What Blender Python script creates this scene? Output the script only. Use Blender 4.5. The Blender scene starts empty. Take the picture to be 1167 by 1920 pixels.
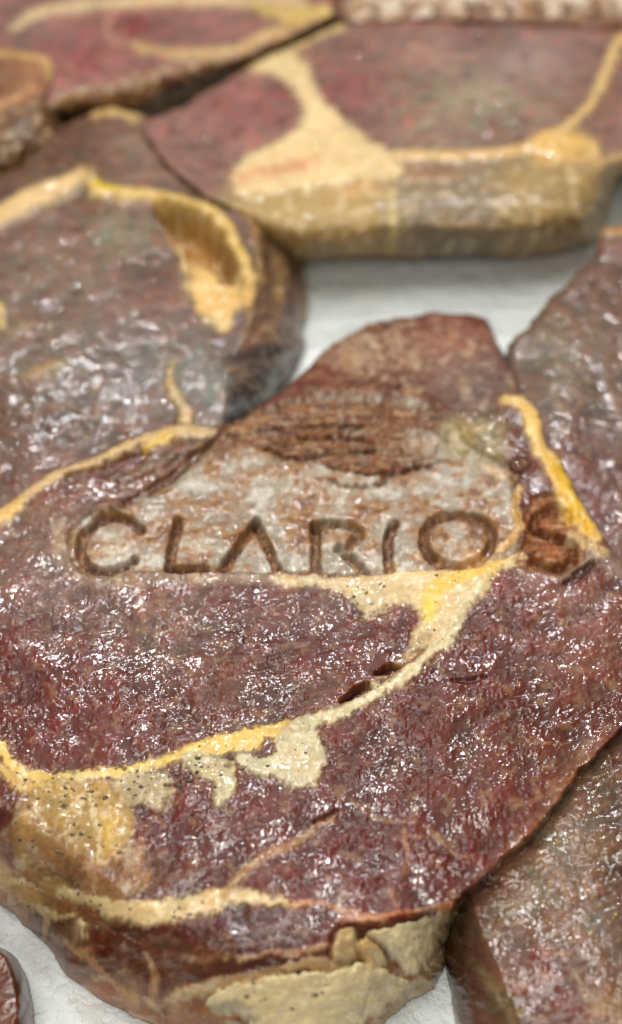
import bpy, math, random
import numpy as np
from mathutils import Vector

# ------------------------------------------------------------------ camera
CM = 0.01
PITCH, VFOV, DIST, ZC = math.radians(48.0), math.radians(42.0), 26.8, 2.6
TH = math.tan(VFOV/2)
FW = np.array([0, math.cos(PITCH), -math.sin(PITCH)])
UP = np.array([0, math.sin(PITCH), math.cos(PITCH)])
CAM = np.array([0, 0, ZC]) - FW*DIST
sc = bpy.context.scene
C = sc.collection
cd = bpy.data.cameras.new('camera'); cam = bpy.data.objects.new('camera', cd); C.objects.link(cam)
cam.location = CAM*CM
cam.rotation_euler = (math.pi/2 - PITCH, 0, 0)
cd.sensor_fit = 'VERTICAL'; cd.sensor_height = 24; cd.lens = 12/TH
cd.clip_start = 0.005; cd.clip_end = 20
cd.dof.use_dof = True; cd.dof.focus_distance = 0.237; cd.dof.aperture_fstop = 5.8
sc.camera = cam

# ------------------------------------------------------------------ light
w = bpy.data.worlds.new('World'); sc.world = w; w.use_nodes = True
w.node_tree.nodes['Background'].inputs[0].default_value = (0.97, 0.98, 0.96, 1)
w.node_tree.nodes['Background'].inputs[1].default_value = 0.10
def area(name, loc, size, power, color, target=(0, 4, 2)):
    l = bpy.data.lights.new(name, 'AREA'); l.shape = 'RECTANGLE'; l.size = size[0]; l.size_y = size[1]
    l.energy = power; l.color = color
    o = bpy.data.objects.new(name, l); C.objects.link(o)
    o.location = [c*CM for c in loc]
    d = Vector([t*CM for t in target]) - o.location
    o.rotation_euler = d.to_track_quat('-Z', 'Y').to_euler()
    return o
area('ceiling_tube_lamp', (-22, 62, 80), (0.17, 0.03), 3.0, (0.97, 0.97, 1.0))
area('ceiling_tube_lamp', (20, 74, 84), (0.17, 0.03), 2.8, (0.98, 0.97, 1.0))
area('ceiling_or_fill_panel', (4, 34, 100), (0.09, 0.09), 2.6, (1.0, 0.98, 0.95))
area('ceiling_or_fill_panel', (-8, -2, 100), (0.45, 0.45), 6.8, (1.0, 0.97, 0.92))
area('ceiling_or_fill_panel', (-12, -60, 72), (0.40, 0.40), 3.4, (1.0, 0.97, 0.93), (0, -4, 1))  # added front fill, brightens the flank facing the camera
vs = sc.view_settings
vs.view_transform = 'Standard'; vs.look = 'None'; vs.gamma = 1; vs.exposure = -0.06
sc.cycles.use_denoising = True
try: sc.cycles.denoising_prefilter = 'ACCURATE'
except Exception: pass
sc.cycles.max_bounces = 6; sc.cycles.diffuse_bounces = 3; sc.cycles.glossy_bounces = 3
sc.cycles.caustics_reflective = False; sc.cycles.caustics_refractive = False

# ------------------------------------------------------------------ maths
def unproj(u, v, z):
    nx = (u-583.5)/960*TH; ny = (960-v)/960*TH
    dx = nx; dy = FW[1]+UP[1]*ny; dz = FW[2]+UP[2]*ny
    s = (z-CAM[2])/dz
    return CAM[0]+dx*s, CAM[1]+dy*s
_r = np.random.RandomState(7)
PERM = np.tile(_r.permutation(256), 3).astype(np.int32)
ANG = _r.rand(256)*2*np.pi; GX = np.cos(ANG); GY = np.sin(ANG)
def perlin(x, y, seed=0):
    x = x+seed*17.13; y = y+seed*9.71
    xi = np.floor(x).astype(np.int32); yi = np.floor(y).astype(np.int32)
    xf = x-xi; yf = y-yi; xi &= 255; yi &= 255
    def g(ix, iy, fx, fy):
        h = PERM[PERM[ix & 255]+(iy & 255)]
        return GX[h]*fx+GY[h]*fy
    su = xf*xf*xf*(xf*(xf*6-15)+10); sv = yf*yf*yf*(yf*(yf*6-15)+10)
    a = g(xi, yi, xf, yf); b = g(xi+1, yi, xf-1, yf)
    c = g(xi, yi+1, xf, yf-1); d = g(xi+1, yi+1, xf-1, yf-1)
    return (a+su*(b-a)+sv*((c+su*(d-c))-(a+su*(b-a))))*1.5
def fbm(x, y, seed=0, oct=4, gain=.5):
    t = 0; a = 1; n = 0
    for i in range(oct):
        t = t+a*perlin(x*2.03**i, y*2.03**i, seed+i*3); n += a; a *= gain
    return t/n*1.3
def ridge(x, y, seed=0, oct=3):
    t = 0; a = 1; n = 0
    for i in range(oct):
        t = t+a*(1-np.abs(perlin(x*2.1**i, y*2.1**i, seed+i*5))*2.2); n += a; a *= .5
    return t/n
def ss(x, a, b):
    t = np.clip((x-a)/(b-a), 0, 1); return t*t*(3-2*t)
def mix(a, b, m): return a+(b-a)*m
def lin(rgb):
    c = np.array(rgb, float)/255
    return np.where(c < .04045, c/12.92, ((c+.055)/1.055)**2.4)
def catmull(pts, closed=True, n=5):
    P = np.array(pts, float); out = []; N = len(P)
    for i in range(N if closed else N-1):
        p0 = P[(i-1) % N] if closed or i > 0 else P[0]
        p1 = P[i]; p2 = P[(i+1) % N]
        p3 = P[(i+2) % N] if closed or i+2 < N else P[-1]
        for k in range(n):
            t = k/n
            out.append(.5*((2*p1)+(p2-p0)*t+(2*p0-5*p1+4*p2-p3)*t*t+(3*p1-p0-3*p2+p3)*t**3))
    if not closed: out.append(P[-1])
    return np.array(out)
def seg_dist(x, y, a, b):
    dx, dy = b[0]-a[0], b[1]-a[1]; L = dx*dx+dy*dy+1e-9
    t = np.clip(((x-a[0])*dx+(y-a[1])*dy)/L, 0, 1)
    return np.hypot(x-a[0]-t*dx, y-a[1]-t*dy), t
def sdf_poly(x, y, P):                       # negative inside
    d = np.full(x.shape, 1e9); ins = np.zeros(x.shape, bool); N = len(P)
    for i in range(N):
        a = P[i]; b = P[(i+1) % N]
        d = np.minimum(d, seg_dist(x, y, a, b)[0])
        if a[1] != b[1]:
            c = ((a[1] > y) != (b[1] > y)) & (x < (b[0]-a[0])*(y-a[1])/(b[1]-a[1])+a[0])
            ins ^= c
    return np.where(ins, -d, d)
def sdf_line(x, y, P):                       # points (u, v, halfwidth)
    d = np.full(x.shape, 1e9)
    for i in range(len(P)-1):
        q, t = seg_dist(x, y, P[i], P[i+1])
        d = np.minimum(d, q-(P[i][2]+(P[i+1][2]-P[i][2])*t))
    return d

class Field:
    """coarse evaluation of a distance function, then bilinear look-up"""
    def __init__(s, u0, v0, u1, v1, st=5.0):
        s.u0, s.v0, s.st = u0, v0, st
        s.nu = int((u1-u0)/st)+2; s.nv = int((v1-v0)/st)+2
        s.U, s.V = np.meshgrid(u0+np.arange(s.nu)*st, v0+np.arange(s.nv)*st)
    def sample(s, F, u, v):
        a = np.clip((u-s.u0)/s.st, 0, s.nu-1.001); b = np.clip((v-s.v0)/s.st, 0, s.nv-1.001)
        i = a.astype(int); j = b.astype(int); fa = a-i; fb = b-j
        return (F[j, i]*(1-fa)+F[j, i+1]*fa)*(1-fb)+(F[j+1, i]*(1-fa)+F[j+1, i+1]*fa)*fb

# layer helpers ------------------------------------------------------------
def poly(pts, rgb=None, kind=None, soft=4, op=1, dz=0, warp=4, part=None, sub=None, edge=None, smooth=True, wet=None):
    return dict(t='p', pts=pts, rgb=rgb, kind=kind, soft=soft, op=op, dz=dz, warp=warp, part=part, sub=sub, edge=edge, smooth=smooth, wet=wet)
def line(pts, rgb=None, kind=None, soft=3, op=1, dz=0, warp=3, part=None, sub=None, edge=None, w=None, wet=None):
    if w is not None: pts = [(p[0], p[1], w) for p in pts]
    return dict(t='l', pts=pts, rgb=rgb, kind=kind, soft=soft, op=op, dz=dz, warp=warp, part=part, sub=sub, edge=edge, wet=wet)
def blob(u, v, ru, rv, rgb=None, op=.6, dz=0, kind=None, rot=0, wet=None):
    return dict(t='b', u=u, v=v, ru=ru, rv=rv, rgb=rgb, op=op, dz=dz, kind=kind, rot=rot, warp=ru*.35, part=None, sub=None, edge=None, wet=wet)
KINDS = ['lean', 'fat', 'char', 'cooked', 'burn']

# ------------------------------------------------------------------ materials
def meat_material(name, bump1=1.0, sss=.34):
    m = bpy.data.materials.new(name); m.use_nodes = True
    nt = m.node_tree; N = nt.nodes; L = nt.links
    b = N['Principled BSDF']
    at = N.new('ShaderNodeAttribute'); at.attribute_name = 'flesh'
    a2 = N.new('ShaderNodeAttribute'); a2.attribute_name = 'film'      # r gloss, g bump, b fat
    sp = N.new('ShaderNodeSeparateColor'); L.new(a2.outputs['Color'], sp.inputs[0])
    tc = N.new('ShaderNodeTexCoord')
    def noise(scale, detail, rough=.5, dist=0):
        n = N.new('ShaderNodeTexNoise'); n.inputs['Scale'].default_value = scale
        n.inputs['Detail'].default_value = detail; n.inputs['Roughness'].default_value = rough
        n.inputs['Distortion'].default_value = dist
        L.new(tc.outputs['Object'], n.inputs['Vector']); return n
    nc = noise(1100, 4, .6)
    mr = N.new('ShaderNodeMapRange'); mr.inputs[1].default_value = .3; mr.inputs[2].default_value = .7
    mr.inputs[3].default_value = .88; mr.inputs[4].default_value = 1.12
    L.new(nc.outputs[0], mr.inputs[0])
    mx = N.new('ShaderNodeVectorMath'); mx.operation = 'SCALE'
    L.new(at.outputs['Color'], mx.inputs[0]); L.new(mr.outputs[0], mx.inputs['Scale'])
    L.new(mx.outputs[0], b.inputs['Base Color'])
    L.new(sp.outputs[0], b.inputs['Roughness'])
    # fine relief of the wet film
    n1 = noise(1050, 2, .5, .5); n2 = noise(2600, 1, .5)
    ad = N.new('ShaderNodeMath'); ad.operation = 'MULTIPLY_ADD'; ad.inputs[1].default_value = .35
    L.new(n2.outputs[0], ad.inputs[0]); L.new(n1.outputs[0], ad.inputs[2])
    bp = N.new('ShaderNodeBump'); bp.inputs['Distance'].default_value = .00010*bump1
    L.new(ad.outputs[0], bp.inputs['Height']); L.new(sp.outputs[1], bp.inputs['Strength'])
    L.new(bp.outputs[0], b.inputs['Normal'])
    if 'Coat Normal' in b.inputs: L.new(bp.outputs[0], b.inputs['Coat Normal'])
    L.new(sp.outputs[2], b.inputs['Coat Weight'])
    b.inputs['Coat Roughness'].default_value = .05
    b.inputs['Coat IOR'].default_value = 1.38
    b.inputs['Specular IOR Level'].default_value = .18
    b.inputs['Subsurface Weight'].default_value = sss
    b.inputs['Subsurface Radius'].default_value = (1.0, .35, .2)
    b.inputs['Subsurface Scale'].default_value = .0030
    return m
MEAT = meat_material('wet_raw_beef')

# ------------------------------------------------------------------ steak builder
def mesh_from(name, V, F, nrm, cols, film):
    me = bpy.data.meshes.new(name)
    me.vertices.add(len(V)); me.vertices.foreach_set('co', V.astype(np.float32).ravel())
    nf = len(F)
    me.loops.add(nf*4); me.polygons.add(nf)
    me.polygons.foreach_set('loop_start', np.arange(0, nf*4, 4, dtype=np.int32))
    me.polygons.foreach_set('loop_total', np.full(nf, 4, np.int32))
    me.loops.foreach_set('vertex_index', F.astype(np.int32).ravel())
    me.polygons.foreach_set('use_smooth', np.ones(nf, bool))
    me.update(calc_edges=True)
    for nm, arr in (('flesh', cols), ('film', film)):
        at = me.color_attributes.new(nm, 'FLOAT_COLOR', 'POINT')
        at.data.foreach_set('color', np.concatenate([arr, np.ones((len(arr), 1))], 1).astype(np.float32).ravel())
    if nrm is not None:
        me.normals_split_custom_set_from_vertices(nrm.astype(np.float32))
    me.materials.append(MEAT)
    return me

SURF = {}
def steak(name, label, outline, ridge_pts, H, step, base, layers, box, zmod=None, group=None,
          lean_amp=1.0, part0='lean_meat', category='steak', shoulder=(16, .22), wallpow=1.7, warm=None, rough=.2, seed=1, fibre=(1, .3), wallrgb=None, detail=1.0, wallkind='fat', tone=(.58, .48, .34), fatrise=.42, wallband=(.03, .25), ragged=3.0, wallflat=.2, gs=1.0):
    u0, v0, u1, v1 = box
    nu = int((u1-u0)/step)+1; nv = int((v1-v0)/step)+1
    U, V = np.meshgrid(u0+np.arange(nu)*step, v0+np.arange(nv)*step)
    O = catmull(outline)
    fo = Field(u0, v0, u1, v1, 4.0)
    wu = U+fbm(U*.012, V*.016, seed+60, 4)*5; wv = V+fbm(U*.012, V*.016, seed+70, 4)*5
    rg_ = fbm(U*.05, V*.06, seed+75, 3)*ragged; wu = wu+rg_; wv = wv+rg_
    FO = sdf_poly(fo.U, fo.V, O)
    sd = fo.sample(FO, wu, wv)
    ins = sd < 0
    # keep quads with a corner inside, snap outside corners to the outline
    q = ins[:-1, :-1] | ins[1:, :-1] | ins[:-1, 1:] | ins[1:, 1:]
    gv, gu = np.gradient(sd, step); gl = gu*gu+gv*gv+1e-6
    out = ~ins
    U = np.where(out, U-sd*gu/gl, U); V = np.where(out, V-sd*gv/gl, V)
    sd = np.where(out, 0, sd)
    # base height
    T = catmull(ridge_pts)
    FT = sdf_poly(fo.U, fo.V, T)
    dT = np.maximum(fo.sample(FT, wu, wv), 0); dO = np.maximum(-sd, 0)
    t = dT/(dT+dO+1e-6); t = np.where(dT < .5, 0, t)
    z = np.full(U.shape, float(H))
    if zmod is not None: z = z+zmod(U, V)
    z = z*np.power(np.clip(1-t**wallpow, 0, 1), 1/1.35)
    r, dr = shoulder
    e = np.clip(1-dO/r, 0, 1); z = z-dr*(1-np.sqrt(np.clip(1-e*e, 0, 1)))*(1-ss(t, 0, .3))
    z = np.maximum(z, .02)
    X, Y = unproj(U, V, z)
    # layers ----------------------------------------------------------------
    col = np.zeros(U.shape+(3,)); col[:] = lin(base)
    kw = np.zeros(U.shape+(5,)); kw[..., 0] = 1
    wet = np.zeros(U.shape)
    wall = ss(t, *wallband)
    if wallrgb is not None:
        col = mix(col, lin(wallrgb), wall[..., None])
        k1 = np.zeros(5); k1[KINDS.index(wallkind)] = 1; kw = mix(kw, k1, wall[..., None])
    dz = np.zeros(U.shape)
    parts = np.zeros(U.shape, int); names = [(part0, None, None)]
    if wallrgb is not None: names.append(('side_wall', None, None)); parts[wall > .5] = 1
    W1 = fbm(X*2.2, Y*2.2, seed+1, 4); W2 = fbm(X*2.2, Y*2.2, seed+2, 4)
    W3 = fbm(X*7, Y*7, seed+3, 2); W4 = fbm(X*7, Y*7, seed+4, 2)
    hi0 = fbm(X*14, Y*14, seed+5, 2)
    for Lr in layers:
        wp = Lr['warp']; uu = U+wp*(W1*2.0+W3*.9); vv = V+wp*(W2*1.6+W4*.8)
        if Lr['t'] == 'b':
            c, s_ = math.cos(Lr['rot']), math.sin(Lr['rot'])
            a = ((uu-Lr['u'])*c+(vv-Lr['v'])*s_)/Lr['ru']; b = (-(uu-Lr['u'])*s_+(vv-Lr['v'])*c)/Lr['rv']
            m = np.exp(-(a*a+b*b)*1.1)
            m = m*(1-.3*np.clip(W3*1.5, -1, 1))
        else:
            if Lr['t'] == 'p':
                P = catmull(Lr['pts']) if Lr['smooth'] else np.array(Lr['pts'], float)
                bb = (P[:, 0].min(), P[:, 1].min(), P[:, 0].max(), P[:, 1].max()); pad = 40
            else:
                P = catmull(Lr['pts'], False, 4); pad = 40+P[:, 2].max()
                bb = (P[:, 0].min(), P[:, 1].min(), P[:, 0].max(), P[:, 1].max())
            f = Field(bb[0]-pad, bb[1]-pad, bb[2]+pad, bb[3]+pad, 3.0 if Lr['t'] == 'l' else 4.0)
            if Lr['t'] == 'l' and Lr['kind'] == 'fat': P = P*np.array([1, 1, .76])
            G = sdf_poly(f.U, f.V, P) if Lr['t'] == 'p' else sdf_line(f.U, f.V, P)
            inside = (uu > bb[0]-pad) & (uu < bb[2]+pad) & (vv > bb[1]-pad) & (vv < bb[3]+pad)
            d = np.full(U.shape, 1e3); d[inside] = f.sample(G, uu[inside], vv[inside])
            if Lr['kind'] == 'fat': d = d+3.2*hi0+3.6*W3+4.5*W2
            m = 1-ss(d, -Lr['soft'], Lr['soft']*(1.7 if Lr['kind'] == 'fat' else 1))
            if Lr['kind'] == 'fat' and Lr['op'] > .85:
                halo = .26*np.exp(-np.clip(d, 0, 99)/9.)*(d > 0)*np.clip(.7+1.4*W4, 0, 1)
                col = mix(col, lin((158, 126, 92)), halo[..., None])
            if Lr['kind'] in ('char', 'burn'): m = m*np.clip((.88 if Lr['kind'] == 'char' else 1.0)+.6*W4+.35*hi0, .25, 1)
            if Lr['part']:
                key = (Lr['part'], Lr['sub'], Lr.get('glyph'))
                names.append(key); parts[d < 0] = len(names)-1
            if Lr['edge']:                        # raised or sunken rim just outside / inside
                er, ew, ez = Lr['edge']; dz += ez*np.exp(-((d-er)/ew)**2)
        mo = m*Lr['op']
        if Lr['rgb'] is not None: col = mix(col, lin(Lr['rgb']), mo[..., None])
        if Lr['kind'] is not None:
            k1 = np.zeros(5); k1[KINDS.index(Lr['kind'])] = 1; kw = mix(kw, k1, mo[..., None])
        if Lr['wet'] is not None: wet = mix(wet, Lr['wet'], mo)
        dz += Lr['dz']*m*(fatrise if Lr['kind'] == 'fat' and Lr['dz'] > 0 and Lr['part'] != 'fat_cap' else 1)
    # surface grain ----------------------------------------------------------
    Zf = z*1.0
    kl, kf, kc, kk, kb = [kw[..., i] for i in range(5)]
    A, B = X, Y+Zf*.9
    fx, fy = fibre; ca, sa = math.cos(fy), math.sin(fy)
    Fa = (A*ca+B*sa)*.8; Fb = (-A*sa+B*ca)*3.2
    lo = fbm(A*.55, B*.55, seed+11, 4); mid = fbm(A*2.1, B*2.1, seed+12, 4); hi = fbm(A*9, B*9, seed+13, 3)
    fib = fbm(Fa*2, Fb*2, seed+14, 3); gran = fbm(A*26, B*26, seed+15, 2)
    veins = ss(ridge(A*.9+.3*mid, B*1.3+.3*lo, seed+16, 3), .74, .97)*ss(fbm(A*.8, B*.8, seed+17, 2), -.1, .4)
    cell = ridge(A*4.2+.6*mid, B*4.6, seed+18, 2)
    # lean colour
    lc = col*(1+.38*lo+.30*mid+.18*fib+.14*hi+.06*gran)[..., None]
    redden = np.stack([1+.16*mid, 1-.16*mid, 1-.2*mid], -1); lc = lc*redden*np.array(tone)
    lc = mix(lc, lin((168, 124, 92)), (veins*.5)[..., None])
    lc = mix(lc, lin((150, 118, 84)), (.34*ss(fbm(A*3.3, B*3.3, seed+19, 4), .18, .55))[..., None])
    lc = mix(lc, lin((66, 20, 20)), (.5*ss(fbm(A*1.7, B*2.4, seed+20, 4), .22, .6))[..., None])
    # fat colour
    fc = col*np.array([.86, .84, .79])*(1+.16*lo+.16*mid+.10*hi+.05*gran)[..., None]
    fc = mix(fc, lin((206, 160, 96)), (.25*ss(fbm(A*1.6, B*1.6, seed+21, 3), .1, .6))[..., None])
    fc = mix(fc, lin((226, 208, 170)), (.35*ss(fbm(A*3, B*3, seed+22, 3), .1, .5))[..., None])
    # charred colour: streaks of scorch and pale ash-grey cooked protein
    st = fbm(A*1.2, B*9+mid*.8, seed+23, 4)
    cc = col*(1+.7*st+.35*hi)[..., None]
    cc = mix(cc, lin((36, 18, 8)), (.9*ss(st, .05, .38))[..., None])
    cc = mix(cc, lin((186, 156, 112)), (.55*ss(fbm(A*2.0, B*11, seed+24, 3), .22, .5))[..., None])
    pt = fbm(A*1.15, B*1.5, seed+25, 4); p2 = fbm(A*4.5, B*5, seed+26, 3)
    bc = col*(1+.45*p2+.3*mid+.3*hi)[..., None]; bc = mix(bc, lin((168, 120, 70)), (.6*ss(p2+.5*hi, .22, .6))[..., None])
    kc_ = col*(1+.16*mid+.18*hi+.1*gran)[..., None]
    kc_ = mix(kc_, lin((146, 102, 54)), (.9*ss(pt+.45*p2, -.06, .22))[..., None])
    kc_ = mix(kc_, lin((96, 62, 34)), (.8*ss(pt+.6*p2, .2, .5))[..., None])
    kc_ = mix(kc_, lin((190, 184, 168)), (.6*ss(-pt+.6*p2, .15, .55))[..., None])
    colr = lc*kl[..., None]+fc*kf[..., None]+cc*kc[..., None]+kc_*kk[..., None]+bc*kb[..., None]
    colr = np.clip(colr, .004, .9)
    # relief in cm
    patch = ss(fbm(A*1.1, B*1.1, seed+31, 3), -.08, .46)
    dz += (.045*lo+.018*mid)
    pebb = .62*np.sqrt(perlin(A*gs*5.0+.7*mid, B*gs*6.0+.6*lo, seed+32)**2+.012)+.42*np.sqrt(perlin(A*gs*9+.5*mid, B*gs*10.5, seed+35)**2+.008)
    dz += detail*kl*(lean_amp*(.0012*hi+.021*(pebb-.3)*(.10+1.15*patch)+.007*fib*(.3+1.4*ss(-lo, -.1, .4)))+.012*veins)
    pop = 1.1*np.clip(perlin(A*gs*13, B*gs*14.5, seed+36)-.30, 0, 1)+1.7*np.clip(perlin(A*gs*8, B*gs*8.6, seed+37)-.36, 0, 1)
    dz += detail*(kl*.034+kf*.006+kk*.020)*pop*(.5+.7*patch)
    dz += detail*kf*(.022*fbm(A*3.2, B*3.2, seed+33, 2)+.001*hi+.008*pebb)
    dz += detail*kb*(.012*p2+.004*hi)
    dz += detail*kc*(.065*st+.012*hi)
    dz += detail*kk*(.022*pt+.012*p2+.006*hi+.008*pebb)
    film = np.zeros(U.shape+(3,))
    rg = rough+.16*ss(-mid, 0, .5)+.07*lo-.05*wet
    film[..., 0] = np.clip((rg+.12)*kl+(rg+.16)*kf+.50*kc+.34*kb+(.34-.12*ss(p2, 0, .4))*kk, .06, .9)
    film[..., 1] = np.clip((.30+.45*patch)*lean_amp*kl+.13*kf+.6*kc+.5*kk+.5*kb, 0, 1)*detail
    film[..., 2] = (1-.65*wall)*np.clip((.15+.95*ss(fbm(A*1.4, B*1.4, seed+41, 4), -.25, .3)+.3*wet)*kl+.55*kf+.25*kc+.6*kk+.5*kb, 0, 1)
    P3 = np.stack([X, Y, np.maximum(z+dz*(1-wallflat*wall), .01)], -1)
    SURF[seed] = (u0, v0, step, P3, parts)
    # mesh arrays -------------------------------------------------------------
    idx = np.full(U.shape, -1, int)
    used = np.zeros(U.shape, bool)
    used[:-1, :-1] |= q; used[1:, :-1] |= q; used[:-1, 1:] |= q; used[1:, 1:] |= q
    idx[used] = np.arange(used.sum())
    Vt = P3[used]; Ct = colr[used]; Ft = film[used]; Pt = parts[used]
    a = idx[:-1, :-1][q]; b = idx[:-1, 1:][q]; c = idx[1:, 1:][q]; d = idx[1:, :-1][q]
    F = np.stack([d, c, b, a], 1)
    lab = parts[:-1, :-1][q]
    # skirt
    E = np.concatenate([F[:, [0, 1]], F[:, [1, 2]], F[:, [2, 3]], F[:, [3, 0]]])
    fl = np.tile(np.arange(len(F)), 4)
    n = len(Vt); key = E[:, 0]*n+E[:, 1]; rkey = E[:, 1]*n+E[:, 0]
    bd = ~np.isin(key, rkey); E = E[bd]; fl = fl[bd]
    bv = np.unique(E); pos = np.full(n, -1); pos[bv] = np.arange(len(bv))
    K = 7; rows = [bv]; Vs = [Vt]; Cs = [Ct]; Fs = [Ft]
    cen = Vt.mean(0)
    for k in range(1, K+1):
        f_ = k/K; nb = Vt[bv].copy()
        dirv = nb[:, :2]-cen[:2]; dirv /= np.linalg.norm(dirv, axis=1)[:, None]+1e-9
        bul = .10*math.sin(f_*math.pi)*np.clip(nb[:, 2]/2, 0, 1)
        zz = nb[:, 2]*(1-f_)-.02*f_
        nb[:, :2] += dirv*(bul*(1+.6*perlin(nb[:, 0]*2, zz*2, 5)))[:, None]
        nb[:, 2] = zz
        rows.append(n+(k-1)*len(bv)+np.arange(len(bv)))
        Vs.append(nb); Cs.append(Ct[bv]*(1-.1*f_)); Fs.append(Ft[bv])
    quads = []; ql = []
    for k in range(K):
        r0, r1 = rows[k], rows[k+1]
        quads.append(np.stack([r0[pos[E[:, 1]]], r0[pos[E[:, 0]]], r1[pos[E[:, 0]]], r1[pos[E[:, 1]]]], 1)); ql.append(lab[fl])
    Vall = np.concatenate(Vs); Call = np.concatenate(Cs); Fall = np.concatenate(Fs)
    F = np.concatenate([F]+quads); lab = np.concatenate([lab]+ql)
    # vertex normals
    p0, p1, p2_, p3 = Vall[F[:, 0]], Vall[F[:, 1]], Vall[F[:, 2]], Vall[F[:, 3]]
    fn = np.cross(p2_-p0, p3-p1)
    vn = np.zeros_like(Vall)
    for k in range(4):
        for ax in range(3): vn[:, ax] += np.bincount(F[:, k], fn[:, ax], len(Vall))
    vn /= np.linalg.norm(vn, axis=1)[:, None]+1e-12
    # origin at base centre
    org = np.array([cen[0], cen[1], 0.])
    root = bpy.data.objects.new(name, None); C.objects.link(root)
    root.empty_display_size = .01
    root.location = org*CM; root['label'] = label; root['category'] = category
    if group: root['group'] = group
    made = {}
    byname = {}
    for i, k in enumerate(names): byname.setdefault(k, []).append(i)
    for k, ids in sorted(byname.items(), key=lambda kv: 0 if kv[0][1] is None else 1):
        sel = np.isin(lab, ids)
        if sel.sum() < 6: continue
        Fi = F[sel]; uq, inv = np.unique(Fi, return_inverse=True)
        me = mesh_from(k[0], (Vall[uq]-org)*CM, inv.reshape(-1, 4), vn[uq], Call[uq], Fall[uq])
        o = bpy.data.objects.new(k[0], me); C.objects.link(o)
        par = k[1]
        o.parent = made[par] if par in made else root
        if par is None: made[k[0]] = o
        if k[2] is not None: o['label'] = 'burnt-in letter '+'CLARIOS'[k[2]]
    return root

def surf_point(name, u, v):
    u0, v0, st, P3, _ = SURF[name]
    i = int(round((u-u0)/st)); j = int(round((v-v0)/st))
    if 0 <= j < P3.shape[0] and 0 <= i < P3.shape[1]: return P3[j, i]
    return None

# ------------------------------------------------------------------ colours (photo sRGB of the stuff)
LEAN = (112, 58, 54); FAT = (216, 190, 142); YEL = (228, 186, 66); CREAM = (214, 198, 158); COOK = (140, 128, 108); BROWN = (134, 84, 48); DARK = (70, 36, 18)

# ------------------------------------------------------------------ tray
def tray():
    n = 420
    x = np.linspace(-26, 26, n); y = np.linspace(-13, 46, n)
    X, Y = np.meshgrid(x, y)
    Z = -.04+.05*fbm(X*.35, Y*.35, 90, 3)*.5+.03*np.abs(fbm(X*.9, Y*.7, 92, 2))+.012*fbm(X*2.5, Y*2.5, 91, 3)
    V = np.stack([X, Y, Z], -1).reshape(-1, 3)
    i = np.arange(n*n).reshape(n, n)
    F = np.stack([i[:-1, :-1], i[:-1, 1:], i[1:, 1:], i[1:, :-1]], -1).reshape(-1, 4)
    me = bpy.data.meshes.new('tray_paper'); me.from_pydata((V*CM).tolist(), [], F.tolist())
    me.polygons.foreach_set('use_smooth', np.ones(len(F), bool))
    m = bpy.data.materials.new('damp_white_paper'); m.use_nodes = True
    N = m.node_tree.nodes; L = m.node_tree.links; b = N['Principled BSDF']
    tc = N.new('ShaderNodeTexCoord')
    def noise(s, d):
        q = N.new('ShaderNodeTexNoise'); q.inputs['Scale'].default_value = s; q.inputs['Detail'].default_value = d
        L.new(tc.outputs['Object'], q.inputs['Vector']); return q
    n1 = noise(90, 4); r = N.new('ShaderNodeValToRGB')
    r.color_ramp.elements[0].position = .3; r.color_ramp.elements[0].color = (.60, .65, .63, 1)
    r.color_ramp.elements[1].position = .7; r.color_ramp.elements[1].color = (.74, .78, .76, 1)
    n4 = noise(26, 5); n4.inputs['Distortion'].default_value = 1.5
    r4 = N.new('ShaderNodeMapRange'); r4.inputs[1].default_value = .56; r4.inputs[2].default_value = .74; r4.inputs[4].default_value = .55
    L.new(n4.outputs[0], r4.inputs[0])
    mxx = N.new('ShaderNodeMix'); mxx.data_type = 'RGBA'; mxx.inputs[7].default_value = (.50, .42, .36, 1)
    L.new(n1.outputs[0], r.inputs[0]); L.new(r.outputs[0], mxx.inputs[6]); L.new(r4.outputs[0], mxx.inputs[0]); L.new(mxx.outputs[2], b.inputs['Base Color'])
    n2 = noise(900, 4); n3 = noise(240, 4)
    ad = N.new('ShaderNodeMath'); ad.operation = 'MULTIPLY_ADD'; ad.inputs[1].default_value = .4
    L.new(n2.outputs[0], ad.inputs[0]); L.new(n3.outputs[0], ad.inputs[2])
    bp = N.new('ShaderNodeBump'); bp.inputs['Distance'].default_value = .0016; bp.inputs['Strength'].default_value = .9
    L.new(ad.outputs[0], bp.inputs['Height']); L.new(bp.outputs[0], b.inputs['Normal'])
    rr = N.new('ShaderNodeMapRange'); rr.inputs[1].default_value = .4; rr.inputs[2].default_value = .6; rr.inputs[3].default_value = .3; rr.inputs[4].default_value = .75
    L.new(n3.outputs[0], rr.inputs[0]); L.new(rr.outputs[0], b.inputs['Roughness'])
    me.materials.append(m)
    o = bpy.data.objects.new('table_paper', me); C.objects.link(o)
    o['kind'] = 'structure'
tray()

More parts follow.
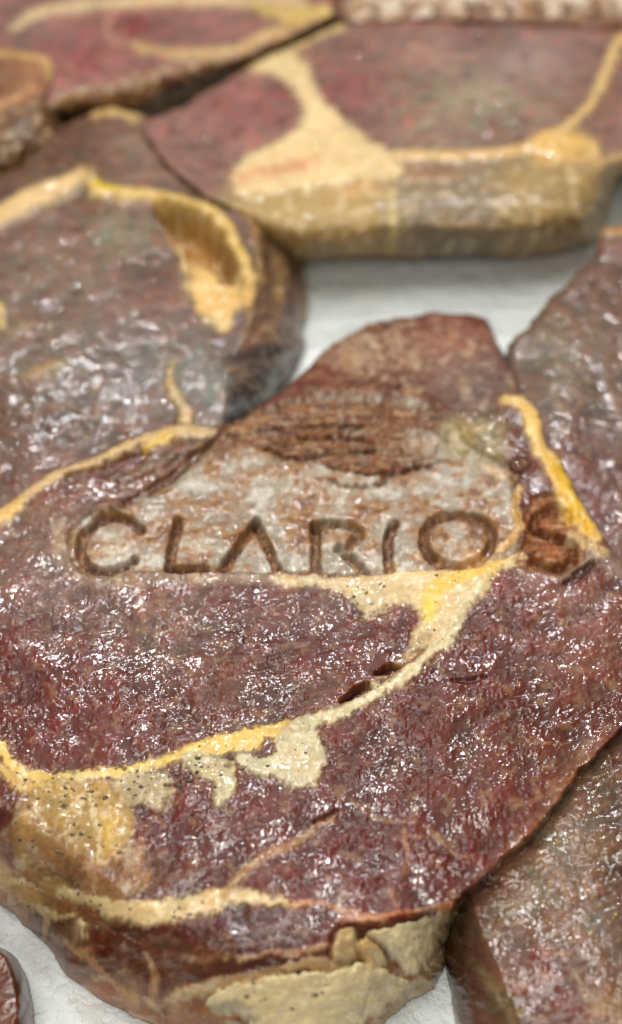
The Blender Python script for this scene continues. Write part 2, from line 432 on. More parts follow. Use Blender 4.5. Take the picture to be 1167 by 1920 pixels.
# ------------------------------------------------------------------ main branded steak
main_out = [(-110, 1010), (0, 955), (60, 912), (110, 878), (170, 858), (230, 826), (300, 803), (340, 792), (400, 800), (450, 782), (510, 748), (560, 706), (620, 648), (700, 606),
            (790, 590), (870, 587), (915, 602), (932, 640), (958, 690), (985, 745), (1012, 775), (1022, 830), (1050, 860), (1075, 905), (1100, 955), (1130, 1005), (1165, 1045), (1230, 1100),
            (1290, 1200), (1240, 1320), (1167, 1390), (1105, 1450), (1050, 1530), (995, 1590), (935, 1650), (868, 1702), (845, 1760), (822, 1838), (760, 1885), (690, 1935), (600, 1980), (430, 1985),
            (330, 1945), (250, 1905), (180, 1868), (128, 1830), (100, 1790), (66, 1748), (20, 1712), (-50, 1650), (-130, 1570), (-170, 1300)]
main_top = [(-190, 1010), (0, 945), (60, 902), (110, 868), (230, 816), (340, 782), (400, 790), (510, 738), (560, 696), (620, 638), (700, 596), (790, 580), (880, 577), (930, 600),
            (970, 690), (1030, 775), (1090, 905), (1150, 1005), (1190, 1045), (1310, 1120), (1290, 1230), (1180, 1350), (1090, 1440), (1035, 1515), (980, 1575), (915, 1632), (845, 1695), (760, 1712), (660, 1728),
            (600, 1750), (520, 1752), (420, 1745), (330, 1720), (250, 1680), (170, 1625), (90, 1565), (20, 1520), (-60, 1470), (-140, 1420)]
def zmain(U, V):
    tip = ss(-V, -775, -575)*ss(U, 470, 620)
    z = -1.15*tip-.25*ss(-U, -150, 60)*ss(-V, -1150, -900)
    z = z+.10*np.sin((U-200)/260)*ss(V, 1100, 1300)
    return z
L = []
# tints of the lean; greys at upper left also paint in the haze
L += [blob(60, 1000, 170, 120, (152, 128, 124), .9), blob(330, 905, 130, 70, (146, 126, 112), .8),
      blob(150, 1130, 190, 90, (148, 116, 112), .8), blob(620, 1150, 130, 60, (128, 102, 104), .75), blob(330, 1190, 140, 70, (140, 118, 112), .7), blob(560, 1290, 110, 40, (138, 100, 80), .7), blob(720, 1160, 50, 24, (136, 62, 54), .9),
      blob(400, 1330, 150, 80, (120, 84, 70), .55), blob(120, 1300, 110, 120, (116, 58, 58), .5), blob(560, 1240, 120, 60, (118, 56, 50), .5),
      blob(1080, 1110, 130, 70, (146, 110, 108), .85), blob(1090, 1250, 90, 90, (138, 98, 86), .75), blob(800, 1420, 160, 90, (106, 60, 46), .55),
      blob(640, 1530, 150, 60, (96, 40, 34), .6), blob(900, 1560, 130, 90, (104, 46, 36), .7), blob(700, 1660, 150, 60, (108, 44, 36), .8),
      blob(980, 1400, 120, 80, (118, 72, 54), .5), blob(390, 1600, 90, 80, (96, 42, 34), .7), blob(30, 1560, 60, 70, (92, 36, 32), .8), blob(160, 1640, 110, 40, (120, 82, 54), .8),
      blob(300, 1640, 90, 30, (124, 84, 56), .7), blob(1085, 1450, 30, 80, (150, 104, 64), .6, rot=.6, kind='fat'), blob(975, 1590, 24, 80, (160, 104, 64), .6, rot=.75, kind='fat')]
# the tip beyond the brand
L += [blob(700, 660, 140, 60, (172, 144, 122), .95, kind='fat'), blob(860, 640, 75, 50, (150, 98, 84), .9, kind='fat'), blob(650, 715, 120, 26, (132, 90, 78), .8), blob(890, 720, 90, 60, (130, 112, 102), .85, kind='fat'), blob(920, 800, 60, 50, (104, 92, 66), .8)]
# pale grilled halo under the brand
L += [line([(110, 985, 16), (120, 1040, 22), (170, 1085, 14), (300, 1085, 12), (420, 1082, 10), (520, 1090, 12), (600, 1092, 8)], (150, 128, 108), 'fat', 8, .75),
      line([(1085, 1060, 12), (1130, 1040, 22), (1160, 1060, 24)], (142, 124, 108), 'fat', 10, .7),
      line([(980, 1075, 10), (1050, 1085, 12), (1090, 1060, 12)], (150, 130, 118), 'fat', 6, .6)]
# left rim of fat
L += [line([(0, 958, 20), (40, 935, 14), (90, 900, 9), (140, 880, 10), (200, 855, 8), (260, 828, 9), (310, 812, 9), (360, 808, 14), (400, 812, 10)], (204, 174, 126), 'fat', 4, 1, .07, part='rim_fat'),
      line([(-100, 1010, 20), (-30, 975, 22), (10, 968, 16), (40, 940, 10)], (214, 176, 104), 'fat', 5, 1, .05, part='rim_fat'),
      line([(130, 893, 8), (190, 886, 18), (240, 865, 14), (275, 850, 6)], (112, 66, 44), 'lean', 4, .9, -.12),
      line([(275, 842, 8), (300, 828, 13), (322, 820, 6)], (214, 178, 84), 'fat', 4, 1, .08),
      line([(225, 905, 5), (280, 880, 8), (340, 850, 7), (390, 830, 5)], (150, 128, 112), 'lean', 4, .7, .07),
      line([(240, 940, 5), (290, 915, 9), (350, 870, 8), (405, 825, 6)], (112, 74, 46), 'lean', 4, .85, -.08)]
# brand: cooked plate
L += [poly([(128, 1010), (160, 968), (235, 945), (285, 925), (345, 880), (410, 822), (425, 800), (470, 775), (560, 746), (640, 735), (720, 740), (790, 752), (850, 790), (875, 830), (940, 870), (965, 930),
            (975, 1000), (960, 1040), (920, 1055), (860, 1068), (780, 1066), (700, 1074), (600, 1075), (480, 1073), (360, 1074), (260, 1070), (190, 1080), (140, 1062)], COOK, 'cooked', 5, 1, -.07, 4, part='brand_mark', edge=(5, 7, .02)),
      blob(440, 945, 90, 22, (118, 72, 30), .75), blob(400, 1000, 22, 30, (118, 72, 30), .7), blob(560, 1010, 24, 50, (118, 72, 30), .75), blob(690, 960, 40, 16, (118, 72, 30), .7), blob(770, 960, 24, 60, (118, 72, 30), .5), blob(700, 1045, 24, 24, (118, 72, 30), .7),
      blob(470, 880, 60, 22, (118, 72, 30), .65), blob(300, 960, 50, 14, (118, 72, 30), .7), blob(780, 890, 80, 16, (118, 72, 30), .6), blob(640, 920, 90, 16, (146, 112, 80), .5), blob(550, 830, 140, 50, (134, 84, 42), .6), blob(255, 1055, 30, 12, (150, 100, 54), .8),
      blob(860, 1010, 90, 70, (116, 78, 46), .6), blob(205, 1015, 80, 60, (132, 92, 58), .5), blob(620, 950, 220, 30, (150, 112, 74), .3), blob(520, 900, 120, 40, (164, 156, 138), .5), blob(860, 905, 80, 40, (160, 154, 138), .6)]
# scorched sweep above the letters
L += [poly([(425, 806), (470, 778), (560, 749), (640, 738), (720, 745), (790, 757), (838, 790), (835, 835), (800, 872), (740, 886), (670, 884), (600, 862), (520, 858), (470, 832)], (112, 64, 26), 'char', 6, 1, -.07, 8, part='emblem_mark', sub='brand_mark'),
      blob(795, 828, 45, 22, (168, 158, 138), .95, kind='cooked'), blob(740, 860, 40, 8, (96, 52, 28), .8),
      line([(620, 893, 5), (660, 908, 4), (710, 902, 4), (722, 890, 5)], (96, 62, 38), 'char', 3, .9, -.07),
      line([(480, 800, 3), (560, 792, 4), (680, 790, 4)], DARK, 'char', 4, 1, -.10), line([(500, 838, 4), (560, 850, 4), (620, 842, 4), (700, 836, 3)], DARK, 'char', 4, 1, -.12),
      line([(560, 815, 4), (640, 812, 5), (700, 820, 3)], DARK, 'char', 4, 1, -.12), line([(620, 868, 4), (700, 882, 5), (760, 872, 4), (840, 860, 3)], DARK, 'char', 4, 1, -.10),
      line([(640, 775, 9), (700, 772, 10), (770, 780, 12), (820, 795, 12)], (100, 56, 28), 'char', 6, .7, -.03),
      line([(430, 805, 5), (470, 787, 6), (540, 765, 6), (620, 748, 6)], (150, 100, 56), 'char', 5, .7, .03)]
# S burnt into the fat
L += [poly([(985, 960), (1010, 930), (1050, 928), (1085, 965), (1100, 1010), (1092, 1050), (1050, 1078), (1000, 1070), (968, 1050), (985, 1010)], (150, 92, 44), 'char', 6, .9, -.08, 4, part='brand_mark')]
glyphs = [
    [[(263, 988), (240, 970), (203, 966), (170, 984), (150, 1016), (156, 1048), (182, 1064), (222, 1063), (252, 1046)]],
    [[(333, 972), (325, 1020), (316, 1066)], [(316, 1066), (350, 1066), (386, 1065)]],
    [[(418, 1066), (448, 1020), (480, 972)], [(480, 972), (502, 1020), (520, 1064)]],
    [[(594, 1062), (592, 1020), (592, 980)], [(592, 980), (630, 978), (664, 984), (674, 1002), (650, 1024)], [(636, 1024), (660, 1044), (684, 1066)]],
    [[(738, 978), (728, 1020), (730, 1066)]],
    [[(858, 960), (905, 970), (925, 1005), (905, 1042), (858, 1056), (812, 1044), (795, 1008), (812, 972), (856, 960)]],
    [[(1068, 972), (1040, 952), (1008, 962), (1004, 990), (1040, 1004), (1074, 1020), (1074, 1048), (1035, 1062), (1000, 1048)]]]
for gi, g in enumerate(glyphs):
    dark = (98, 58, 33) if gi not in (3,) else (116, 86, 62)
    if gi == 6: dark = (84, 42, 20)
    for k, s in enumerate(g):
        L += [line(s, dark, 'burn', 3.5, (1.0 if gi < 6 else .8), -.21, 2.0, w=(8 if gi != 4 else 9), part='letter', sub='brand_mark')]
        L[-1]['glyph'] = gi
L += [blob(205, 1025, 36, 22, (186, 168, 142), .9, kind='cooked'), blob(365, 1015, 30, 22, (176, 160, 132), .7, kind='cooked'), blob(858, 1006, 38, 26, (184, 176, 160), .9, .05, kind='cooked'),
      blob(885, 1040, 40, 14, (196, 140, 84), .85, .04, kind='fat'), blob(630, 1010, 22, 16, (168, 158, 140), .7, kind='cooked')]
# drip of fat between O and S
L += [line([(972, 915, 8), (966, 950, 9), (972, 985, 9), (960, 1010, 8), (935, 1030, 6)], (196, 152, 92), 'fat', 4, 1, .10),
      poly([(830, 800), (870, 785), (930, 795), (950, 840), (930, 880), (880, 860), (840, 840)], (134, 122, 78), 'fat', 14, .75, .0),
      line([(905, 868, 5), (935, 880, 7), (962, 898, 5)], (196, 160, 126), 'fat', 4, .9, .06)]
# right yellow edge
L += [line([(950, 752, 9), (985, 760, 16), (1000, 795, 22), (1015, 840, 18), (1040, 880, 22), (1060, 930, 22), (1090, 975, 20), (1120, 1010, 14)], (226, 186, 110), 'fat', 5, 1, .12, part='edge_fat'),
      line([(1030, 862, 8), (1050, 890, 13), (1066, 935, 12), (1090, 975, 10), (1108, 1000, 6)], (214, 168, 22), 'fat', 6, .9, .03),
      line([(990, 790, 9), (1003, 820, 10)], (230, 196, 120), 'fat', 5, .9, .04),
      line([(1070, 1000, 8), (1100, 1020, 12), (1130, 1035, 9)], (200, 168, 116), 'fat', 5, .8, .04),
      line([(1062, 1092, 5), (1085, 1075, 9), (1112, 1055, 7)], (84, 34, 30), 'lean', 3, .9, -.10)]
# seam fat: upper right triangle, running down-left
L += [poly([(700, 1078), (770, 1066), (860, 1070), (925, 1050), (985, 1040), (960, 1062), (925, 1085), (910, 1110), (875, 1140), (850, 1175), (835, 1205), (800, 1215), (770, 1205), (790, 1160), (785, 1142), (740, 1130),
            (680, 1150), (665, 1120), (600, 1100), (530, 1095), (530, 1082), (620, 1086)], FAT, 'fat', 5, 1, .05, 6, part='seam_fat', edge=(0, 6, -.03)),
      line([(520, 1092, 5), (600, 1094, 8), (650, 1100, 8), (700, 1092, 10)], (206, 184, 146), 'fat', 4, .9, .03),
      line([(935, 1058, 8), (880, 1075, 16), (840, 1090, 18), (812, 1120, 18), (805, 1150, 12)], (232, 194, 80), 'fat', 9, .9, .03),
      blob(770, 1075, 90, 10, (226, 176, 108), .8), blob(700, 1125, 40, 20, (200, 184, 146), .8),
      line([(900, 1095, 6), (868, 1140, 10), (838, 1195, 14), (790, 1240, 13), (740, 1280, 12), (690, 1310, 12), (640, 1335, 13), (590, 1350, 13), (545, 1365, 12)], CREAM, 'fat', 5, 1, .07, 4, part='seam_fat'),
      line([(800, 1190, 10), (768, 1225, 9), (740, 1250, 8), (705, 1275, 5), (660, 1305, 5), (640, 1325, 4)], (170, 140, 100), 'fat', 5, .8, .0, part='seam_fat'),
      line([(790, 1222, 4), (765, 1230, 7)], (160, 108, 40), 'fat', 4, .9, -.05),
      line([(560, 1358, 14), (500, 1375, 20), (450, 1388, 24), (390, 1402, 20), (320, 1425, 15), (250, 1442, 12), (180, 1452, 10), (110, 1462, 12), (50, 1455, 14), (15, 1425, 12), (-10, 1385, 12), (-60, 1340, 14)], (228, 192, 106), 'fat', 4, 1, .06, 5, part='seam_fat'),
      line([(0, 1440, 10), (50, 1475, 14), (110, 1480, 16)], (216, 180, 110), 'fat', 5, .9, .03, part='seam_fat')]
# the two slits
L += [line([(705, 1263, 3), (728, 1254, 8), (748, 1250, 3)], (74, 26, 18), 'lean', 2.5, 1, -.20, 1.5), line([(640, 1315, 2), (665, 1300, 8), (688, 1286, 6)], (78, 30, 20), 'lean', 2.5, 1, -.22, 1.5),
      line([(690, 1284, 4), (712, 1283, 5), (728, 1286, 4)], (206, 184, 140), 'fat', 3, 1, .04, 1.5),
      line([(850, 1276, 3), (880, 1276, 5), (910, 1268, 3)], (76, 24, 20), 'lean', 3, .8, -.06, 1.5), line([(590, 1540, 3), (612, 1532, 4), (630, 1520, 2)], (60, 14, 14), 'lean', 2.5, .9, -.1, 1.5),
      blob(1040, 1273, 20, 6, (90, 40, 34), .7)]
# crusty pale fat patches below the seam
L += [poly([(525, 1375), (560, 1350), (600, 1348), (598, 1385), (608, 1425), (598, 1460), (560, 1482), (530, 1465), (480, 1450), (440, 1430), (450, 1410), (500, 1420), (520, 1405)], (198, 186, 152), 'fat', 5, 1, .07, 6, part='crusted_fat'),
      poly([(340, 1420), (380, 1412), (425, 1430), (440, 1460), (430, 1500), (405, 1510), (395, 1470), (360, 1450)], (186, 174, 136), 'fat', 6, .95, .05, 7, part='crusted_fat'),
      poly([(215, 1462), (260, 1450), (310, 1455), (318, 1490), (290, 1515), (240, 1500)], (184, 168, 130), 'fat', 7, .9, .04, 8, part='crusted_fat'),
      poly([(70, 1475), (170, 1465), (225, 1480), (250, 1520), (240, 1580), (180, 1618), (150, 1600), (100, 1560), (70, 1520)], (178, 146, 84), 'fat', 9, .9, .03, 10, part='crusted_fat'),
      poly([(40, 1500), (110, 1560), (240, 1590), (265, 1650), (200, 1690), (120, 1690), (60, 1640), (30, 1580)], (164, 128, 82), 'fat', 16, .7, .02, 14, part='crusted_fat'),
      blob(150, 1630, 70, 24, (120, 82, 56), .7, kind='lean'), blob(215, 1640, 30, 24, (118, 78, 58), .7, kind='lean'), blob(75, 1560, 20, 30, (150, 112, 70), .7),
      blob(120, 1520, 40, 60, (160, 132, 70), .7), blob(205, 1560, 20, 40, (220, 184, 96), .8, .04),
      line([(60, 1500, 8), (40, 1580, 12), (60, 1630, 16), (110, 1660, 14)], (172, 136, 84), 'fat', 9, .8, .02),
      line([(170, 1490, 4), (182, 1550, 5), (185, 1610, 4)], (214, 196, 150), 'fat', 3, .8, .05)]
# second pale band
L += [line([(-40, 1600, 20), (20, 1655, 22), (70, 1690, 16)], (200, 160, 98), 'fat', 8, .95, .04),
      line([(120, 1672, 6), (170, 1690, 14), (230, 1708, 22), (300, 1708, 26), (370, 1695, 24), (430, 1680, 20), (490, 1685, 12), (540, 1695, 7)], (218, 190, 138), 'fat', 5, .95, .06, 6, part='fat_band'),
      line([(420, 1680, 9), (450, 1640, 9), (500, 1605, 8), (560, 1575, 6), (620, 1530, 4)], (176, 134, 88), 'fat', 6, .75, .02),
      line([(540, 1700, 5), (600, 1690, 4), (640, 1705, 4), (690, 1720, 5)], (190, 130, 88), 'fat', 4, .7, .02),
      line([(265, 1580, 5), (255, 1620, 5), (275, 1650, 4)], (180, 120, 74), 'fat', 5, .7, .02),
      line([(190, 1725, 3), (240, 1748, 4), (270, 1765, 3)], (60, 34, 18), 'fat', 3, .8, -.06)]
# thin sinews in the big muscle
for s in ([(755, 1560), (765, 1600), (758, 1640)], [(800, 1550), (845, 1590), (880, 1610)], [(730, 1650), (745, 1700)], [(960, 1500), (990, 1510), (1010, 1490)], [(660, 1500), (700, 1530), (740, 1540)], [(250, 1075), (265, 1120), (270, 1180)]):
    L += [line([(a, b, 2.5) for a, b in s], (176, 130, 92), 'fat', 5, .5, .015)]
# lower flank: gristle and the fat cap
L += [poly([(60, 1730), (120, 1700), (200, 1730), (300, 1760), (420, 1770), (420, 1820), (330, 1850), (240, 1850), (150, 1800)], (134, 92, 66), 'lean', 10, .85, .0, 12), poly([(430, 1760), (520, 1735), (600, 1750), (590, 1800), (500, 1820), (440, 1830)], (110, 66, 60), 'lean', 9, .95, .0, 8), poly([(60, 1700), (130, 1720), (170, 1810), (140, 1835), (90, 1780), (50, 1740)], (128, 88, 66), 'lean', 9, .8, .0, 8),
      blob(150, 1745, 14, 14, (206, 186, 146), .9, .06), blob(100, 1715, 20, 14, (198, 172, 118), .9, .05), blob(160, 1785, 16, 11, (200, 172, 130), .8, .05), blob(105, 1760, 15, 10, (184, 150, 118), .7, .04),
      line([(150, 1740, 3), (135, 1790, 5), (120, 1800, 4)], (188, 150, 110), 'fat', 4, .7, .04), blob(205, 1780, 30, 45, (92, 30, 20), .9, .04), line([(235, 1770, 4), (240, 1800, 5), (220, 1835, 5)], (180, 124, 88), 'fat', 4, .8, .05),
      blob(360, 1790, 70, 35, (110, 70, 60), .8), blob(480, 1745, 80, 35, (96, 48, 44), .9), blob(290, 1870, 60, 34, (104, 34, 22), .9), blob(90, 1740, 30, 14, (110, 66, 44), .8), blob(250, 1860, 24, 40, (190, 150, 104), .6, .03), blob(215, 1850, 20, 26, (120, 44, 26), .9), blob(330, 1880, 16, 30, (196, 158, 108), .6, .03), blob(190, 1855, 60, 16, (176, 100, 50), .7, rot=.5), blob(330, 1920, 80, 16, (170, 92, 40), .7, rot=.3),
      blob(255, 1800, 26, 34, (96, 30, 24), .95, kind='lean'), blob(300, 1835, 34, 22, (104, 44, 34), .9, kind='lean'), blob(380, 1830, 50, 18, (108, 62, 54), .9, kind='lean'), blob(180, 1760, 22, 20, (112, 60, 48), .9, kind='lean'), blob(130, 1800, 14, 22, (110, 60, 46), .9, kind='lean'),
      line([(75, 1700, 5), (110, 1722, 8), (140, 1716, 5)], (208, 184, 130), 'fat', 3, .95, .06), line([(90, 1722, 5), (84, 1760, 4)], (196, 160, 106), 'fat', 3, .8, .05), line([(150, 1728, 6), (158, 1755, 5)], (214, 190, 146), 'fat', 3, .9, .06), line([(120, 1770, 4), (170, 1800, 5), (210, 1840, 6), (260, 1880, 5)], (190, 142, 90), 'fat', 4, .8, .05),
      line([(275, 1790, 5), (290, 1830, 6), (285, 1880, 5)], (196, 156, 106), 'fat', 4, .8, .05), line([(310, 1790, 4), (380, 1800, 5), (440, 1790, 4)], (176, 138, 96), 'fat', 5, .6, .03), line([(420, 1800, 3), (500, 1790, 5), (580, 1782, 6), (620, 1770, 4)], (190, 148, 108), 'fat', 4, .8, .03),
      line([(340, 1862, 10), (400, 1850, 14), (470, 1835, 10), (540, 1815, 8), (600, 1808, 14), (640, 1812, 8)], (206, 170, 124), 'fat', 5, .95, .05, part='fat_cap'),
      poly([(385, 1880), (430, 1850), (520, 1830), (620, 1822), (680, 1800), (730, 1820), (770, 1850), (720, 1890), (640, 1935), (560, 1960), (480, 1950), (450, 1900)], (248, 226, 176), 'fat', 3.5, 1, .12, 5, part='fat_cap', edge=(3, 7, -.11)),
      poly([(690, 1748), (740, 1738), (850, 1705), (845, 1745), (800, 1800), (775, 1820), (750, 1800), (720, 1770)], (248, 228, 184), 'fat', 2.5, 1, .12, 2, part='fat_cap', edge=(3, 6, -.15)),
      poly([(635, 1745), (668, 1742), (672, 1785), (640, 1805), (625, 1790)], (196, 166, 120), 'fat', 4, 1, .07, 3, part='fat_cap', edge=(3, 5, -.13)),
      poly([(682, 1752), (712, 1775), (732, 1805), (715, 1815), (690, 1805), (676, 1780)], (210, 178, 118), 'fat', 4, 1, .09, 3, part='fat_cap', edge=(3, 5, -.13)),
      poly([(850, 1715), (856, 1745), (838, 1800), (815, 1840), (770, 1878), (700, 1930), (740, 1880), (785, 1830), (820, 1780)], (176, 152, 110), 'fat', 6, .9, .0, 4, part='fat_cap'),
      line([(400, 1893, 8), (440, 1888, 10), (470, 1895, 6)], (180, 168, 140), 'fat', 4, .8, .05), blob(430, 1925, 70, 14, (96, 60, 50), .8),
      blob(700, 1870, 50, 14, (110, 88, 54), .5, rot=-.6),
      line([(575, 1825, 6), (640, 1722, 4), (700, 1722, 7), (780, 1710, 4), (850, 1695, 5)][1:], (190, 126, 76), 'fat', 4, .8, .03)]
main = steak('branded_steak', 'large raw steak seared with the word CLARIOS, in the middle of the photo', main_out, main_top, 2.6, 1.9, LEAN, L,
             (-175, 570, 1300, 1990), zmain, 'raw steaks laid out on white paper', seed=3, rough=.19, fibre=(1, .35), lean_amp=1.15, wallrgb=(158, 102, 56), wallpow=1.5, wallband=(.25, .6))

# ------------------------------------------------------------------ upper left steak
ul_out = [(-160, 420), (-60, 380), (0, 335), (50, 300), (110, 240), (170, 212), (215, 206), (260, 215), (330, 232), (420, 290), (470, 345), (520, 375), (545, 420), (572, 500), (578, 560), (568, 620), (572, 650), (548, 700), (500, 762), (440, 800),
          (420, 830), (330, 850), (240, 870), (120, 915), (40, 970), (-60, 1020), (-170, 1040), (-220, 700)]
ul_top = [(-260, 420), (-60, 370), (0, 325), (50, 290), (110, 230), (170, 202), (215, 196), (260, 205), (330, 222), (410, 280), (440, 340), (462, 400), (478, 470), (480, 540), (462, 600), (440, 660), (425, 720), (420, 800),
          (440, 860), (330, 880), (240, 900), (120, 945), (40, 1000), (-60, 1050), (-270, 1080), (-300, 700)]
UL = [blob(60, 520, 220, 80, (116, 92, 84), .8), blob(100, 680, 200, 90, (108, 88, 82), .8), blob(330, 560, 90, 40, (122, 74, 66), .7), blob(120, 480, 60, 30, (140, 100, 84), .5),
      blob(280, 500, 110, 50, (100, 74, 70), .5), blob(230, 440, 60, 40, (128, 116, 100), .8), blob(340, 680, 90, 60, (118, 106, 102), .8), blob(120, 780, 150, 60, (98, 76, 68), .7),
      blob(60, 310, 90, 60, (92, 62, 48), .9), blob(150, 260, 60, 40, (96, 62, 50), .9), blob(300, 280, 90, 40, (138, 108, 98), .9), blob(390, 320, 50, 40, (104, 72, 66), .8),
      line([(-180, 450, 26), (-60, 425, 24), (0, 405, 20), (60, 375, 22), (120, 350, 20), (165, 325, 12)], (214, 180, 128), 'fat', 7, 1, .08, part='seam_fat'),
      line([(165, 330, 9), (185, 360, 16), (215, 365, 12), (260, 368, 10), (310, 372, 12), (360, 385, 12), (400, 405, 14), (430, 440, 14), (455, 490, 14), (470, 540, 16), (462, 575, 10)], (210, 176, 100), 'fat', 5, 1, .10, part='seam_fat'),
      line([(180, 350, 8), (205, 356, 9), (225, 362, 6)], (206, 178, 40), 'fat', 5, .9, .0),
      line([(160, 300, 3), (164, 320, 4), (170, 345, 3)], (110, 72, 40), 'fat', 3, .8, -.06),
      poly([(300, 392), (340, 395), (385, 415), (420, 455), (450, 530), (470, 560), (440, 585), (425, 615), (405, 608), (375, 580), (360, 545), (350, 500), (330, 450)], (218, 176, 104), 'fat', 7, 1, -.04, 6, part='seam_fat'),
      poly([(300, 388), (350, 398), (395, 425), (430, 480), (432, 520), (400, 500), (360, 480), (335, 450)], (150, 102, 40), 'fat', 8, .9, -.85, 5),  # hollow: its shade is put into the brown-gold colour, besides the depth
      blob(385, 535, 32, 26, (236, 196, 128), .8, .05), blob(410, 585, 24, 22, (222, 184, 110), .8, .03),
      line([(310, 425, 4), (330, 455, 7), (345, 490, 6), (352, 520, 3)], (214, 178, 122), 'fat', 3, .9, .09), blob(180, 385, 40, 14, (120, 72, 34), .6),
      line([(175, 215, 6), (215, 208, 8), (255, 222, 7)], (206, 170, 108), 'fat', 5, .9, .05), line([(360, 305, 4), (400, 330, 7), (430, 350, 5)], (198, 156, 108), 'fat', 5, .8, .05),
      poly([(470, 380), (515, 372), (545, 400), (540, 440), (500, 440), (480, 420)], (196, 158, 94), 'fat', 9, .8, .0, 6), line([(492, 395, 6), (500, 430, 7), (505, 470, 5)], (96, 56, 40), 'lean', 6, .8, -.03),
      *[line([(470+k*17, 395+(k % 3)*8, 2), (482+k*16, 450, 4), (488+k*16, 520, 5), (474+k*17, 590-(k % 2)*20, 4), (455+k*19, 640, 2)], ((176, 138, 88), (112, 74, 50), (150, 112, 76))[k % 3], 'fat' if k % 3 != 1 else 'lean', 6, .75, (.05, -.05, .03)[k % 3]) for k in range(6)],
      blob(520, 690, 50, 30, (118, 92, 70), .8), blob(480, 730, 40, 22, (92, 66, 48), .8),
      line([(555, 420, 4), (573, 500, 6), (576, 560, 6), (570, 600, 3)], (208, 176, 92), 'fat', 4, .8, .02, part='rim_fat'),
      line([(520, 480, 3), (528, 560, 5), (505, 610, 5), (460, 650, 4)], (170, 134, 92), 'fat', 5, .8, .03), line([(535, 600, 4), (500, 645, 7)], (150, 118, 84), 'fat', 6, .7, .03),
      blob(490, 600, 40, 50, (120, 84, 66), .5), blob(470, 640, 30, 25, (110, 66, 62), .6), blob(500, 720, 50, 40, (84, 58, 40), .8), line([(430, 690, 3), (470, 710, 4), (510, 740, 4)], (150, 120, 88), 'fat', 5, .6, .03),
      line([(420, 680, 4), (450, 668, 8), (520, 660, 6)], (52, 34, 30), 'lean', 8, .8, -.12),
      line([(345, 800, 16), (345, 765, 12), (328, 740, 8), (318, 715, 4), (325, 680, 3)], (192, 160, 106), 'fat', 6, .9, .05, part='seam_fat'),
      line([(-20, 560, 8), (0, 580, 7), (5, 610, 5)], (206, 176, 118), 'fat', 5, .9, .04), line([(20, 620, 5), (60, 610, 6), (90, 612, 4)], (160, 128, 96), 'fat', 7, .6, .02),
      line([(45, 705, 4), (80, 695, 8), (120, 680, 5)], (160, 132, 88), 'fat', 7, .7, .03), blob(400, 740, 30, 50, (122, 120, 116), .7)]  # last blob: grey haze put into the meat colour
def zul(U, V): return -.30*ss(V, 650, 900)-.35*ss(-V, -330, -200)-.1*ss(-U, -100, 100)
steak('raw_steak', 'greyish raw steak with a golden fat pocket, left of the bare white paper', ul_out, ul_top, 2.45, 2.4, (108, 74, 68), UL, (-225, 190, 590, 1045), zul,
      'raw steaks laid out on white paper', seed=21, rough=.2, fibre=(1, -.2), lean_amp=1.2, fatrise=1.2, wallpow=1.5, gs=.8, tone=(.90, 1.04, .88))

# ------------------------------------------------------------------ back steak with the tall pale side
bk_out = [(270, 232), (330, 205), (400, 165), (470, 125), (540, 88), (600, 60), (640, 42), (720, 28), (820, 22), (950, 28), (1060, 40), (1167, 60), (1300, 90), (1340, 200), (1250, 300), (1165, 330), (1140, 400), (1110, 455),
          (1000, 480), (900, 484), (780, 485), (650, 485), (560, 490), (500, 470), (420, 400), (330, 330), (290, 280)]
bk_top = [(260, 222), (400, 150), (540, 70), (600, 40), (720, 5), (820, 0), (950, 5), (1060, 20), (1167, 40), (1320, 70), (1330, 190), (1240, 260), (1150, 280), (1090, 282), (1000, 284), (900, 290), (800, 294), (740, 298), (700, 318),
          (600, 335), (520, 352), (470, 372), (410, 372), (330, 320), (280, 270)]
BK = [blob(470, 195, 90, 55, (138, 80, 80), .9), blob(880, 190, 150, 60, (136, 120, 102), .95), blob(650, 170, 90, 60, (116, 60, 62), .8), blob(960, 110, 120, 40, (136, 112, 112), .8), blob(740, 90, 100, 30, (136, 100, 94), .7), blob(1120, 200, 60, 60, (110, 72, 60), .7),
      blob(360, 260, 80, 30, (128, 88, 84), .7),
      poly([(480, 130), (530, 100), (560, 110), (580, 145), (600, 185), (640, 225), (690, 265), (745, 300), (740, 330), (680, 330), (600, 345), (520, 360), (455, 365), (440, 335), (460, 300), (520, 275), (560, 245), (575, 215), (555, 170), (520, 140)], (224, 196, 146), 'fat', 7, 1, .05, 6, part='seam_fat'),
      line([(450, 335, 7), (520, 320, 12), (590, 308, 9)], (196, 124, 84), 'fat', 10, .7, .0),
      line([(740, 292, 8), (820, 294, 9), (900, 290, 9), (980, 280, 10), (1020, 262, 12), (1070, 235, 9), (1110, 190, 8), (1135, 140, 9), (1160, 80, 10), (1200, 40, 10)], (216, 178, 118), 'fat', 5, 1, .06, part='rim_fat'),
      poly([(1010, 262), (1050, 250), (1110, 262), (1120, 292), (1060, 300), (1000, 296)], (216, 174, 98), 'fat', 8, .9, .03, 5),
      line([(470, 130, 5), (540, 98, 6), (610, 60, 6), (640, 50, 4)], (206, 176, 118), 'fat', 6, .9, .04), line([(770, 86, 3), (850, 108, 4), (930, 100, 3)], (170, 128, 108), 'fat', 6, .6, .02)]
